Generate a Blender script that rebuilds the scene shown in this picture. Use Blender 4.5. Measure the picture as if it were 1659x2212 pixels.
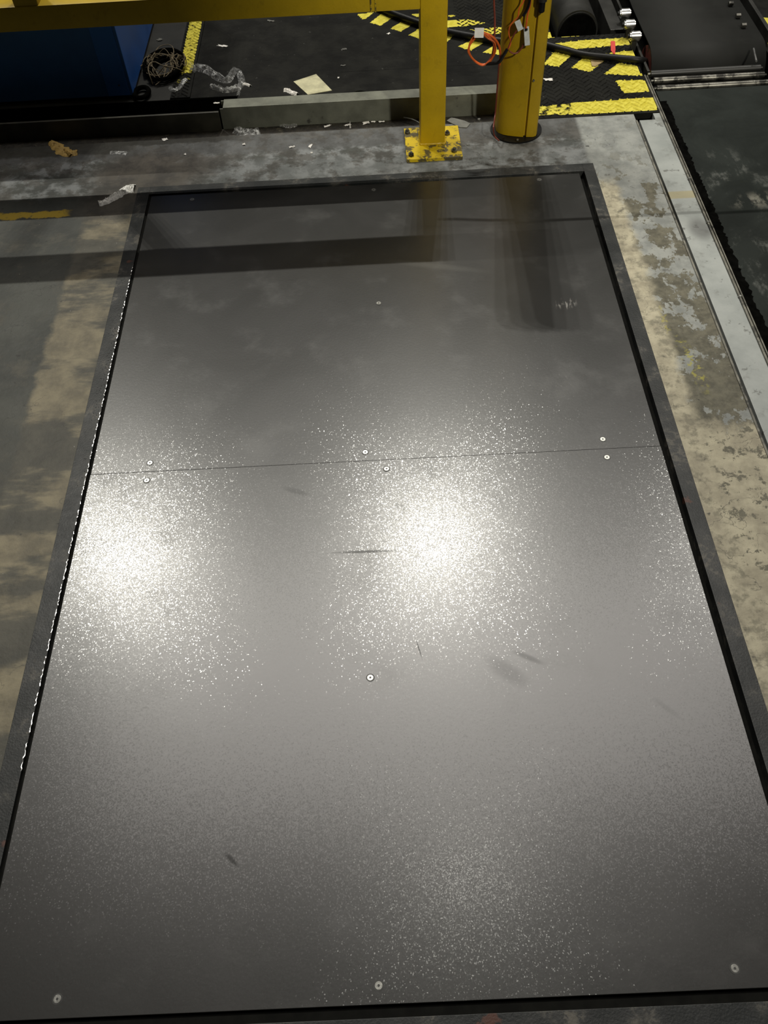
import bpy, bmesh, math, random
from mathutils import Vector, Matrix, noise as mn
random.seed(7)
C = bpy.context.scene.collection
S = bpy.context.scene
for o in list(bpy.data.objects): bpy.data.objects.remove(o)

# ---------------------------------------------------------------- camera
IW, IH, F = 1659.0, 2212.0, 1832.3
YAW, PITCH, ROLL, CH = 0.01744197, 0.93886276, -0.06378743, 1.68
fw = Vector((-math.sin(YAW)*math.cos(PITCH), math.cos(YAW)*math.cos(PITCH), -math.sin(PITCH)))
r0 = Vector((math.cos(YAW), math.sin(YAW), 0)); u0 = r0.cross(fw)
rt = r0*math.cos(ROLL) + u0*math.sin(ROLL); up = u0*math.cos(ROLL) - r0*math.sin(ROLL)
cd = bpy.data.cameras.new('camera'); cam = bpy.data.objects.new('camera', cd); C.objects.link(cam)
cam.matrix_world = Matrix(((rt.x, up.x, -fw.x, 0), (rt.y, up.y, -fw.y, 0), (rt.z, up.z, -fw.z, CH), (0, 0, 0, 1)))
cd.sensor_fit = 'HORIZONTAL'; cd.sensor_width = 36; cd.lens = F*36/IW; cd.clip_start = .02
S.camera = cam

# ---------------------------------------------------------------- light
w = bpy.data.worlds.new('hall'); S.world = w; w.use_nodes = True
w.node_tree.nodes['Background'].inputs[0].default_value = (1.0, .99, .88, 1)
w.node_tree.nodes['Background'].inputs[1].default_value = 0.015
def lamp(x, y, z, power, rad=.04, col=(1, .97, .87)):
    l = bpy.data.lights.new('high_bay_or_fill_lamp', 'AREA'); l.shape = 'DISK'; l.size = rad*2; l.energy = power; l.color = col
    o = bpy.data.objects.new('high_bay_or_fill_lamp', l); o.location = (x, y, z); C.objects.link(o); return o
LP = 200
for dx in (-.40, -.13, .13, .40):
    lamp(.82+dx, 9.95, 13, LP*.9)                  # fixture ahead
    lamp(-5.72+dx, 10.0, 13, LP)                # fixture ahead to the left
    lamp(7.4+dx, 9.95, 13, LP*.35)                # fixture ahead to the right
    lamp(.9+dx, 3.35, 13, LP*.06)              # weak fixture overhead
fill_panel = lamp(.8, 6.9, 13, 740, 1, (1, .94, .88)); fill_panel.data.shape = 'RECTANGLE'; fill_panel.data.size = 13; fill_panel.data.size_y = 5   # added soft fill for the plate mid-tones, no known roof light
sp = bpy.data.lights.new('fill_spot', 'SPOT'); sp.energy = 1500; sp.spot_size = math.radians(18); sp.spot_blend = .9; sp.shadow_soft_size = .15; sp.color = (1, .95, .82)  # added spot to brighten the yellow post and column, no known lamp
so = bpy.data.objects.new('fill_spot', sp); C.objects.link(so); so.location = (3.0, -3.2, 5.5)
so.rotation_euler = (Vector((.72, 2.85, .25))-so.location).to_track_quat('-Z', 'Y').to_euler()
S.view_settings.view_transform = 'Standard'; S.view_settings.look = 'None'
S.view_settings.gamma = 1; S.view_settings.use_curve_mapping = False
S.view_settings.exposure = 0.0

# ---------------------------------------------------------------- helpers
def dirpx(px, py): return rt*((px-IW/2)/F) - up*((py-IH/2)/F) + fw
def at(px, py, z=0.0):
    d = dirpx(px, py); t = (z-CH)/d.z; return Vector((d.x*t, d.y*t, z))
def ony(px, py, Y):
    d = dirpx(px, py); t = Y/d.y; return Vector((d.x*t, Y, CH+d.z*t))

class BM:
    def __init__(s): s.b = bmesh.new()
    def box(s, x0, x1, y0, y1, z0, z1, bev=0):
        t = bmesh.new()
        bmesh.ops.create_cube(t, size=1)
        for v in t.verts: v.co = Vector(((x0+x1)/2+v.co.x*(x1-x0), (y0+y1)/2+v.co.y*(y1-y0), (z0+z1)/2+v.co.z*(z1-z0)))
        if bev: bmesh.ops.bevel(t, geom=t.edges[:], offset=bev, segments=2, affect='EDGES', profile=.6)
        return s.merge(t)
    def merge(s, t):
        me = bpy.data.meshes.new('t'); t.to_mesh(me); t.free(); s.b.from_mesh(me); bpy.data.meshes.remove(me); return s
    def cyl(s, p0, p1, r, n=24, r2=None, bev=0):
        p0, p1 = Vector(p0), Vector(p1); d = p1-p0; t = bmesh.new()
        bmesh.ops.create_cone(t, cap_ends=True, segments=n, radius1=r, radius2=r if r2 is None else r2, depth=d.length)
        if bev: bmesh.ops.bevel(t, geom=[e for e in t.edges if any(len(f.verts) > 4 for f in e.link_faces)], offset=bev, segments=2, affect='EDGES')
        m = Matrix.Translation((p0+p1)/2) @ d.to_track_quat('Z', 'Y').to_matrix().to_4x4()
        t.transform(m); return s.merge(t)
    def prism(s, pts, z0, z1):
        t = bmesh.new(); a = [t.verts.new((x, y, z0)) for x, y in pts]; b = [t.verts.new((x, y, z1)) for x, y in pts]
        n = len(pts); t.faces.new(a[::-1]); t.faces.new(b)
        for i in range(n): t.faces.new((a[i], a[(i+1) % n], b[(i+1) % n], b[i]))
        bmesh.ops.recalc_face_normals(t, faces=t.faces[:]); return s.merge(t)
    def tube(s, pts, r, n=8, sub=5, closed=False):
        P = [Vector(p) for p in pts]; Q = []
        N = len(P)
        for i in range(N if closed else N-1):
            g = lambda k: P[k % N] if closed else P[max(0, min(N-1, k))]
            a, b, c, d = g(i-1), g(i), g(i+1), g(i+2)
            for j in range(sub):
                t = j/sub
                Q.append(.5*((2*b)+(c-a)*t+(2*a-5*b+4*c-d)*t*t+(3*b-a-3*c+d)*t**3))
        if not closed: Q.append(P[-1])
        M = len(Q); rings = []; nrm = None
        for i in range(M):
            tg = (Q[(i+1) % M] if closed else Q[min(i+1, M-1)])-(Q[i-1] if closed else Q[max(i-1, 0)])
            if tg.length < 1e-9: tg = Vector((1, 0, 0))
            tg.normalize()
            if nrm is None: nrm = tg.orthogonal().normalized()
            nrm = (nrm-tg*nrm.dot(tg)).normalized(); bi = tg.cross(nrm)
            rr = r(i/(M-1)) if callable(r) else r
            rings.append([s.b.verts.new(Q[i]+(nrm*math.cos(2*math.pi*k/n)+bi*math.sin(2*math.pi*k/n))*rr) for k in range(n)])
        for i in range(M if closed else M-1):
            A, B = rings[i], rings[(i+1) % M]
            for k in range(n): s.b.faces.new((A[k], A[(k+1) % n], B[(k+1) % n], B[k]))
        if not closed: s.b.faces.new(rings[0][::-1]); s.b.faces.new(rings[-1])
        return s
    def build(s, name, mat, parent=None, smooth=False, kind=None, label=None):
        me = bpy.data.meshes.new(name); bmesh.ops.recalc_face_normals(s.b, faces=s.b.faces[:]); s.b.to_mesh(me); s.b.free()
        me.materials.append(mat)
        if smooth:
            me.polygons.foreach_set('use_smooth', [True]*len(me.polygons))
            try: me.set_sharp_from_angle(angle=math.radians(40))
            except Exception: pass
        o = bpy.data.objects.new(name, me); C.objects.link(o)
        if parent: o.parent = parent; o.matrix_parent_inverse = Matrix.Translation(-parent.location)
        if kind: o['kind'] = kind
        if label: o['label'] = label
        return o
def tag(o, label, cat, group=None):
    o['label'] = label; o['category'] = cat
    if group: o['group'] = group
    return o
def thing(name, label, cat, loc=(0, 0, 0), group=None):
    o = bpy.data.objects.new(name, None); o.location = loc; o.empty_display_size = .05; C.objects.link(o)
    return tag(o, label, cat, group)

# node maths ------------------------------------------------------
class G:
    def __init__(s, name):
        s.m = bpy.data.materials.new(name); s.m.use_nodes = True; s.t = s.m.node_tree; s.N = s.t.nodes; s.L = s.t.links
        s.p = s.N['Principled BSDF']; s.out = s.N['Material Output']
        g = s.N.new('ShaderNodeNewGeometry'); s.pos = g.outputs['Position']
        sp = s.N.new('ShaderNodeSeparateXYZ'); s.L.new(s.pos, sp.inputs[0]); s.x, s.y, s.z = sp.outputs
    def inp(s, n, i, v):
        if isinstance(v, bpy.types.NodeSocket): s.L.new(v, n.inputs[i])
        elif isinstance(v, tuple) and len(v) == 3 and n.inputs[i].type == 'RGBA': n.inputs[i].default_value = v+(1,)
        else: n.inputs[i].default_value = v
    def M(s, op, a, b=0.0, c=0.0, cl=False):  # maths node
        n = s.N.new('ShaderNodeMath'); n.operation = op; n.use_clamp = cl
        s.inp(n, 0, a); s.inp(n, 1, b)
        if op in ('MULTIPLY_ADD',): s.inp(n, 2, c)
        return n.outputs[0]
    def ss(s, v, a, b):
        n = s.N.new('ShaderNodeMapRange'); n.interpolation_type = 'SMOOTHSTEP'
        if a > b: a, b = b, a; lo, hi = 1, 0
        else: lo, hi = 0, 1
        s.inp(n, 0, v); n.inputs[1].default_value = a; n.inputs[2].default_value = b; n.inputs[3].default_value = lo; n.inputs[4].default_value = hi
        return n.outputs[0]
    def noise(s, scale, detail=4, rough=.55, vec=None, stretch=None, dist=0, off=None):
        n = s.N.new('ShaderNodeTexNoise'); n.inputs['Scale'].default_value = scale; n.inputs['Detail'].default_value = detail
        n.inputs['Roughness'].default_value = rough; n.inputs['Distortion'].default_value = dist
        v = vec or s.pos
        if stretch or off:
            mp = s.N.new('ShaderNodeMapping'); s.L.new(v, mp.inputs[0]); mp.inputs['Scale'].default_value = stretch or (1, 1, 1)
            mp.inputs['Location'].default_value = off or (0, 0, 0); v = mp.outputs[0]
        s.L.new(v, n.inputs['Vector']); return n.outputs[0]
    def mix(s, f, a, b):
        n = s.N.new('ShaderNodeMix'); n.data_type = 'RGBA'; n.clamp_factor = True
        s.inp(n, 0, f); s.inp(n, 6, a); s.inp(n, 7, b); return n.outputs[2]
    def mul(s, *a):
        r = a[0]
        for b in a[1:]: r = s.M('MULTIPLY', r, b)
        return r
    def mx(s, a, b): return s.M('MAXIMUM', a, b)
    def band(s, v, a, b, e): return s.mul(s.ss(v, a-e, a+e), s.ss(v, b+e, b-e))
    def ell(s, cx, cy, a, b, ang=0, soft=.4):
        c, d = math.cos(ang), math.sin(ang)
        X = s.M('SUBTRACT', s.x, cx); Y = s.M('SUBTRACT', s.y, cy)
        U = s.M('ADD', s.mul(X, c/a), s.mul(Y, d/a)); V = s.M('ADD', s.mul(X, -d/b), s.mul(Y, c/b))
        rr = s.M('SQRT', s.M('ADD', s.mul(U, U), s.mul(V, V)))
        return s.ss(rr, 1+soft, 1-soft)
    def set(s, **k):
        for n, v in k.items():
            n = n.replace('_', ' ')
            i = s.p.inputs[n]
            if isinstance(v, bpy.types.NodeSocket): s.L.new(v, i)
            elif isinstance(v, tuple): i.default_value = v+(1,) if len(v) == 3 else v
            else: i.default_value = v
        return s
    def bump(s, h, dist, strength=1.0, nrm=None):
        b = s.N.new('ShaderNodeBump'); b.inputs['Distance'].default_value = dist; b.inputs['Strength'].default_value = strength
        s.L.new(h, b.inputs['Height'])
        if nrm: s.L.new(nrm, b.inputs['Normal'])
        return b.outputs[0]
def simple(name, col, rough=.5, metal=0, var=.25, scale=30, spec=.5, bump=0, bs=120, dirt=None):
    g = G(name); n = g.noise(scale, 5)
    dk = tuple(c*(1-var) for c in col); lt = tuple(min(1, c*(1+var)) for c in col)
    c = g.mix(g.ss(n, .3, .7), dk, lt)
    if dirt:
        c = g.mix(g.mul(g.ss(g.noise(dirt[1], 6, .65), dirt[2], dirt[2]+.08), .9), c, dirt[0])
    g.set(Base_Color=c, Roughness=g.M('MULTIPLY_ADD', n, .25, rough-.12), Metallic=metal, Specular_IOR_Level=spec)
    if bump: g.set(Normal=g.bump(g.noise(bs, 4), bump))
    return g.m

# ---------------------------------------------------------------- materials
def plate_material():
    g = G('powder coated plate')
    sm = g.noise(2.6, 4, .6, dist=.6); sm2 = g.noise(7, 5, .6, off=(3, 1, 0)); warp = g.noise(30, 3)
    c = g.mix(g.ss(sm, .3, .7), (.011, .011, .0095), (.018, .0175, .016))
    c = g.mix(g.mul(g.ss(sm2, .55, .75), .4), c, (.036, .035, .031))
    sk = None
    for (px, py, a, b, ang, k) in ((1095, 1450, .045, .018, -.7, .28), (500, 1857, .016, .004, -.75, .75), (790, 1192, .065, .0035, -.02, .8), (905, 1402, .020, .0013, 1.8, .9), (865, 1095, .02, .006, -.6, .4), (640, 1062, .03, .008, -.4, .3),
                                   (1140, 1420, .03, .006, -.5, .4), (1440, 1530, .03, .006, -.8, .15)):
        q = at(px, py); mk = g.mul(g.ell(q.x, q.y, a, b, ang, .6), k); sk = mk if sk is None else g.mx(sk, mk)   # dull rubbed marks
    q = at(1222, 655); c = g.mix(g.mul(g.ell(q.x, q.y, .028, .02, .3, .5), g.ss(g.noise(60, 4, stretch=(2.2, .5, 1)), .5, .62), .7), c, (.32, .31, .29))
    q = at(900, 1402); c = g.mix(g.mul(g.ell(q.x, q.y, .022, .0015, 1.75, .5), .6), c, (.05, .025, .015))
    q = at(950, 575); c = g.mix(g.mul(g.ell(q.x, q.y, .12, .012, -.25, .7), .13), c, (.2, .2, .18))
    ro = g.M('MULTIPLY_ADD', sm, .06, .285)
    ro = g.M('ADD', ro, g.mul(g.ss(sm2, .5, .8), .06))
    wav = g.noise(140, 2, .5)
    # powder coat grit: every small cell of the coat is tilted its own way
    def vm(op, a, b=None, sc=None):
        n = g.N.new('ShaderNodeVectorMath'); n.operation = op; g.inp(n, 0, a)
        if b is not None: g.inp(n, 1, b)
        if sc is not None: g.inp(n, 3, sc)
        return n
    vo = g.N.new('ShaderNodeTexVoronoi'); vo.inputs['Scale'].default_value = 520; g.L.new(g.pos, vo.inputs['Vector'])
    v = vm('SUBTRACT', vo.outputs['Color'], (.5, .5, .5)).outputs[0]; v = vm('MULTIPLY', v, (1, 1, 0)).outputs[0]
    ln = vm('LENGTH', v).outputs['Value']; v = vm('SCALE', v, sc=g.mul(ln, .225)).outputs[0]
    ge = g.N.new('ShaderNodeNewGeometry'); v = vm('NORMALIZE', vm('ADD', v, ge.outputs['Normal']).outputs[0]).outputs[0]
    g.set(Base_Color=c, Roughness=ro, Specular_IOR_Level=g.M('MULTIPLY_ADD', sk, -.62, .85), Metallic=.0, Coat_Weight=g.M('MULTIPLY_ADD', sk, -.42, .48), Coat_Roughness=.135)
    g.set(Normal=g.bump(wav, .00006), Coat_Normal=v)
    return g.m
M_plate = plate_material()

def concrete_material():
    g = G('painted worn concrete')
    n1 = g.noise(4, 7, .62); n2 = g.noise(14, 8, .65, off=(5, 2, 0)); n3 = g.noise(55, 5, .6); nb = g.noise(9, 7, .68, off=(1, 7, 0))
    warp = g.M('MULTIPLY', g.M('SUBTRACT', g.noise(16, 6, .65, off=(2, 2, 2)), .5), .06)
    X = g.M('ADD', g.x, warp); Y = g.M('ADD', g.y, warp)
    greyp = g.mix(g.ss(n1, .35, .65), (.045, .048, .043), (.075, .078, .068))       # old grey floor paint
    greyl = g.mix(g.ss(n2, .35, .65), (.14, .15, .15), (.215, .225, .225))
    tan = g.mix(g.ss(n2, .3, .7), (.135, .118, .080), (.28, .245, .165))
    olive = g.mix(g.ss(n2, .3, .7), (.055, .053, .042), (.11, .105, .085))
    brown = g.mix(g.ss(n2, .35, .65), (.045, .04, .034), (.10, .088, .072))
    # left : smooth dark paint, tan strip next to the frame
    c = g.mix(g.ss(nb, .5, .7), greyp, olive)
    strip = g.mul(g.ss(X, -1.0, -.975), g.ss(g.x, -.5, -.7), g.ss(Y, 2.56, 2.52))
    tl = g.mix(g.ss(g.noise(5, 5, .6, stretch=(.5, 1.4, 1), off=(0, 4, 0)), .46, .56), tan, olive)
    c = g.mix(g.mul(strip, .92), c, tl)
    far = g.mul(g.band(g.x, -1.25, -.83, .12), g.ss(Y, 1.75, 1.1)); c = g.mix(g.mul(far, .7), c, tl)
    # back strip : grey paint, worn
    back = g.ss(Y, 2.62, 2.66)
    bk = g.mix(g.ss(n2, .42, .6), greyp, greyl); bk = g.mix(g.mul(g.ss(n1, .5, .62), .7), bk, brown)
    bk = g.mix(g.mul(g.ss(Y, 2.84, 2.88), .8), bk, g.mix(n3, (.05, .05, .05), (.11, .112, .11)))
    mo = g.noise(12, 9, .72, off=(3, 8, 0)); bk = g.mix(g.mul(g.ss(mo, .50, .56), .75), bk, g.mix(g.ss(n2, .4, .6), (.045, .042, .036), (.085, .08, .07)))
    lite = g.band(Y, 2.67, 2.80, .03); bk = g.mix(g.mul(lite, g.band(g.x, -.55, 1.0, .08), g.ss(mo, .60, .48), .7), bk, greyl)
    c = g.mix(back, c, bk)
    c = g.mix(g.mul(g.ell(-.80, 2.76, .20, .13, 0, .35), g.ss(nb, .30, .42)), c, brown)
    c = g.mix(g.mul(g.ell(-.90, 2.59, .11, .09, 0, .5), .8), c, brown)
    gr_ = g.mx(g.mul(g.ss(Y, 2.89, 2.91), g.ss(g.x, -.85, -.95)), g.mul(g.ss(Y, 2.935, 2.95), g.ss(g.x, -.45, -.55)))
    c = g.mix(g.mul(gr_, .85), c, g.mix(n3, (.012, .011, .008), (.03, .028, .02)))
    # right : paint peeling off tan concrete
    right = g.ss(g.x, .73, .75); tan = g.mix(g.ss(n2, .3, .7), (.28, .25, .18), (.50, .46, .335)); greyl = g.mix(g.ss(n2, .35, .65), (.19, .20, .19), (.30, .31, .29))
    np_ = g.noise(13, 8, .7, stretch=(1.0, .75, 1), off=(1, 7, 0)); nq = g.noise(26, 8, .72, off=(4, 4, 0))
    ol2 = g.mix(g.ss(nq, .35, .65), (.075, .07, .05), (.15, .14, .10))
    edge = g.ss(X, .825, .79)
    peelm = g.ss(g.M('ADD', np_, g.mul(g.M('SUBTRACT', g.y, 2.0), .10)), .515, .53)
    rr = g.mix(peelm, ol2, greyl)
    low = g.mix(g.ss(nq, .54, .58), tan, ol2)
    low = g.mix(g.mul(g.ss(g.y, 1.25, 1.0), g.ss(X, .88, .93), g.ss(np_, .44, .47)), low, greyl)
    rr = g.mix(g.ss(g.M('ADD', g.y, g.mul(g.M('SUBTRACT', np_, .5), .3)), 1.50, 1.42), rr, low)
    rr = g.mix(g.mul(edge, g.ss(Y, 2.62, 2.5)), rr, g.mix(g.ss(nq, .48, .6), tan, g.mix(.6, tan, ol2)))
    rr = g.mix(g.mul(g.ss(nq, .60, .63), g.ss(np_, .45, .6), .75), rr, (.06, .055, .045))
    rr = g.mix(g.mul(g.ss(Y, 2.5, 2.78), .75), rr, greyl)
    q = at(1495, 785); rr = g.mix(g.mul(g.ell(q.x, q.y, .02, .10, .12, .5), g.ss(n3, .5, .62), .75), rr, (.36, .33, .05))
    q = at(1435, 690); rr = g.mix(g.mul(g.ell(q.x, q.y, .01, .06, .0, .5), g.ss(n3, .5, .65), .7), rr, (.36, .32, .07))
    c = g.mix(right, c, rr)
    # yellow line on the left
    yl = g.mul(g.band(Y, 2.527, 2.565, .004), g.ss(X, -1.03, -1.06), g.ss(n3, .28, .42))
    c = g.mix(g.mul(yl, .9), c, (.48, .33, .03))
    # dark spots and hairline cracks
    spots = g.ss(g.noise(26, 3, .5, off=(9, 9, 0)), .70, .74); c = g.mix(g.mul(spots, .8), c, (.028, .027, .025))
    dust = g.ss(g.noise(80, 3, .5, off=(4, 0, 0)), .74, .77); c = g.mix(g.mul(dust, .8), c, (.35, .34, .32))
    v = g.N.new('ShaderNodeTexVoronoi'); v.feature = 'DISTANCE_TO_EDGE'; v.inputs['Scale'].default_value = 2.2
    ns = g.N.new('ShaderNodeVectorMath'); ns.operation = 'ADD'; g.L.new(g.pos, ns.inputs[0])
    nn = g.N.new('ShaderNodeTexNoise'); nn.inputs['Scale'].default_value = 5; nn.inputs['Detail'].default_value = 5; g.L.new(g.pos, nn.inputs['Vector'])
    g.L.new(nn.outputs['Color'], ns.inputs[1]); g.L.new(ns.outputs[0], v.inputs['Vector'])
    crack = g.ss(v.outputs['Distance'], .006, .0); c = g.mix(g.mul(crack, g.ss(n1, .45, .6), .7), c, (.03, .03, .028))
    smooth = g.mul(g.ss(X, -.97, -1.0))
    ro = g.M('MULTIPLY_ADD', n2, .35, .42)
    h = g.M('ADD', g.mul(n2, 1.0), g.mul(n3, .35))
    g.set(Base_Color=c, Roughness=ro, Specular_IOR_Level=.35, Normal=g.bump(h, .004, .6))
    return g.m
M_conc = concrete_material()

def strip_material():
    g = G('pale painted steel strip'); n = g.noise(6, 6, .6); n2 = g.noise(22, 6, .65)
    c = g.mix(g.ss(n, .3, .7), (.26, .28, .27), (.36, .38, .365))
    c = g.mix(g.mul(g.ss(n2, .60, .66), .7), c, (.09, .09, .08)); c = g.mix(g.mul(g.ss(g.noise(9, 6, .7, off=(2, 6, 0)), .54, .66), .5), c, (.13, .13, .115))
    c = g.mix(g.mul(g.ell(1.02, 2.28, .035, .05, 0, .5), .6), c, (.08, .08, .078))
    c = g.mix(g.mul(g.band(g.y, 2.445, 2.485, .004), .8), c, (.33, .29, .16))
    g.set(Base_Color=c, Roughness=g.M('MULTIPLY_ADD', n2, .3, .3), Normal=g.bump(n2, .001)); return g.m
M_strip = strip_material()

def frame_material():
    g = G('dark painted steel frame'); n = g.noise(9, 6, .6); n2 = g.noise(45, 6, .7); nf = g.noise(230, 3)
    c = g.mix(g.ss(n, .35, .65), (.014, .016, .016), (.036, .037, .036))
    c = g.mix(g.mul(g.ss(n, .50, .62), g.ss(n2, .47, .58), .7), c, (.13, .12, .10))
    c = g.mix(g.mul(g.ss(g.noise(12, 4, off=(7, 3, 0)), .66, .70), .5), c, (.14, .05, .03))
    g.set(Base_Color=c, Roughness=g.M('MULTIPLY_ADD', n2, .25, .33), Specular_IOR_Level=.32, Normal=g.bump(g.M('ADD', nf, g.mul(n2, .5)), .0005)); return g.m
M_frame = frame_material()

def yellow_material(name, wear=.0, base=(.52, .345, .006)):
    g = G(name); n = g.noise(5, 6, .6); n2 = g.noise(35, 6, .65, stretch=(1, 1, .6)); n3 = g.noise(160, 3)
    c = g.mix(g.ss(n, .3, .7), tuple(v*.86 for v in base), tuple(v*1.12 for v in base))
    c = g.mix(g.mul(g.ss(n2, .56, .72), .35), c, tuple(v*.45 for v in base))
    if wear:
        c = g.mix(g.mul(g.ss(g.noise(24, 6, .7, off=(3, 3, 3)), .62-wear*.14, .66-wear*.1), .92), c, (.045, .042, .03))
    g.set(Base_Color=c, Roughness=g.M('MULTIPLY_ADD', n2, .2, .35), Specular_IOR_Level=.4, Normal=g.bump(g.M('ADD', n3, g.mul(n2, .8)), .0005)); return g.m
M_yel = yellow_material('yellow safety paint', .0)
M_yelc = yellow_material('column yellow paint', .0, (.36, .235, .004))
M_yelw = yellow_material('worn yellow paint', 1.0, (.60, .43, .01))
M_yelr = yellow_material('grubby yellow paint', .0, (.50, .34, .008))

def tread_material():
    g = G('tread plate with yellow stripes'); n = g.noise(10, 6, .6); n2 = g.noise(50, 5, .6)
    a = g.N.new('ShaderNodeAttribute'); a.attribute_name = 'yel'; yv = a.outputs['Fac']
    c = g.mix(g.ss(n, .35, .65), (.005, .005, .0043), (.012, .012, .010))
    c = g.mix(g.mul(g.ss(n2, .66, .72), .4), c, (.10, .10, .09))
    k = g.ss(g.M('ADD', yv, g.mul(g.M('SUBTRACT', n2, .5), .9)), .42, .56)
    y = g.mix(g.ss(n2, .35, .65), (.52, .45, .045), (.66, .59, .09))
    c = g.mix(k, c, y)
    g.set(Base_Color=c, Roughness=.6, Specular_IOR_Level=.10, Normal=g.bump(n2, .0012)); return g.m
M_tread = tread_material()
M_mat = simple('dark rubber mat', (.010, .010, .009), .8, spec=.15, var=.3, scale=4, bump=.0006, bs=200)
M_panel = simple('dark grey floor sheet', (.025, .025, .023), .7, spec=.2, var=.3, scale=7, bump=.0006)
def green_material():
    g = G('scuffed dark green floor sheet'); n = g.noise(3.5, 7, .65, dist=.4); n2 = g.noise(18, 7, .7, stretch=(1, .45, 1)); n3 = g.noise(120, 3)
    c = g.mix(g.ss(n, .35, .65), (.009, .0115, .010), (.019, .023, .0205))
    sc = g.mul(g.ss(n, .46, .6), g.ss(n2, .5, .62), g.ss(g.y, 2.8, 2.55)); c = g.mix(g.mul(sc, .65), c, (.13, .135, .125))
    q = at(1635, 430); c = g.mix(g.mul(g.ell(q.x, q.y, .06, .03, .2, .9), g.ss(n2, .45, .6), .6), c, (.26, .25, .21))
    g.set(Base_Color=c, Roughness=g.M('MULTIPLY_ADD', n2, .25, .5), Specular_IOR_Level=.12, Normal=g.bump(n2, .0012)); return g.m
M_green = green_material()
M_black = simple('black grime', (.003, .003, .0027), .9, var=.4, spec=.0)
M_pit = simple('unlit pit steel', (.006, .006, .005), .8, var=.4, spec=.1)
M_galv = simple('dull galvanised steel', (.14, .145, .115), .55, metal=.2, var=.22, scale=14, bump=.0004, dirt=((.04, .04, .035), 18, .62))
M_gdark = simple('grimy steel kerb', (.042, .040, .028), .5, var=.35, scale=12, dirt=((.09, .085, .05), 9, .66))
M_groove = simple('oily debris', (.022, .019, .013), .7, var=.6, scale=40, bump=.004, bs=70, dirt=((.085, .075, .05), 30, .60))
M_blue = simple('blue enamel', (.022, .10, .36), .42, var=.15, scale=5)
M_bluel = simple('blue enamel strip', (.018, .12, .52), .4, var=.12, scale=5)
M_chrome = simple('bright steel', (.75, .75, .74), .3, metal=1, var=.08)
M_steel = simple('worn steel', (.16, .155, .135), .36, metal=.8, var=.4, scale=22, dirt=((.02, .019, .017), 12, .50))
M_screw = simple('zinc screw', (.42, .42, .39), .32, metal=.9, var=.12, scale=300)
M_socket = simple('screw recess', (.05, .05, .048), .5, metal=.3)
M_dark = simple('black plastic', (.006, .006, .006), .45, spec=.25)
M_edge = simple('worn steel edge', (.15, .145, .12), .55, metal=.2, var=.4, scale=25, dirt=((.03, .03, .025), 16, .55))
M_belt = simple('grey black belt', (.015, .0155, .014), .7, spec=.2, var=.15, scale=9)
M_mach = simple('dark machine paint', (.018, .018, .016), .45, var=.3, scale=8)
M_red = simple('rusty red pulley', (.13, .035, .028), .5, var=.4, scale=30, dirt=((.02, .015, .012), 30, .55))
M_orange = simple('orange cable sheath', (.55, .10, .015), .4, var=.3, scale=30)
M_cord = simple('red brown cord', (.15, .028, .015), .45)
M_white = simple('white paper', (.78, .76, .72), .7, var=.08, scale=40)
M_tissue = simple('bright tissue', (.93, .92, .88), .8, var=.05)
M_label = simple('pale tag plastic', (.50, .52, .50), .5, var=.12, scale=90)
M_card = simple('cream card', (.45, .43, .27), .7, var=.2, scale=25)
M_brown = simple('brown card', (.30, .22, .10), .7, var=.25, scale=30)
M_glove = simple('tan leather', (.36, .235, .06), .7, var=.2, scale=30)
M_scrap = simple('grey card', (.12, .12, .105), .6, var=.25, scale=30)
M_twine = simple('straw twine', (.16, .125, .07), .7, var=.35, scale=90)
M_tape = simple('red tape', (.55, .05, .04), .5, var=.1)
def film_material():
    g = G('clear crinkled film'); n = g.noise(38, 5, .65, dist=1.0)
    g.set(Base_Color=(.75, .76, .75), Roughness=.16, Alpha=g.M('MULTIPLY_ADD', g.ss(n, .50, .62), .6, .08), Normal=g.bump(n, .006), Specular_IOR_Level=.9)
    return g.m
M_film = film_material()

# ---------------------------------------------------------------- the floor
def struct(b, name, mat, parent=None, smooth=False):
    o = b.build(name, mat, parent, smooth)
    if not parent: o['kind'] = 'structure'
    return o
XL, XR, YF, YS, YB = -.774, .694, .179, 1.396, 2.622       # plate edges
FXL, FXR, FYB, FYF = -.826, .750, 2.676, .085               # outer edge of the steel frame
b = BM()
b.box(-4, FXL, -3, 2.975, -.15, 0); b.box(FXR, .952, -3, 2.975, -.15, 0)
b.box(FXL, FXR, FYB, 2.975, -.15, 0); b.box(FXL, FXR, -3, FYF, -.15, 0)
floor = struct(b, 'floor', M_conc)
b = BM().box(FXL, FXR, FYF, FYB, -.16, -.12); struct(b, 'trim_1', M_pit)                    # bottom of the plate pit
b = BM().box(.964, 1.046, -3, 2.93, -.1, .001, .001); b.box(1.022, 1.046, 2.93, 2.972, -.1, .0005); struct(b, 'trim_2', M_strip)              # pale strip to the right
b = BM().box(.952, .964, -3, 2.93, -.1, -.012); b.box(1.046, 1.15, -3, 3.0, -.1, -.03); b.box(.952, 1.046, 2.93, 2.975, -.15, -.06); struct(b, 'trim_3', M_black)
b = BM().box(.950, .956, -3, 2.93, -.012, .003, .001); b.box(1.046, 1.052, -3, 3.24, -.03, .006, .001); b.box(1.0565, 1.0605, -3, 3.24, -.03, .004, .001)
struct(b, 'trim_4', M_edge)
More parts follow.
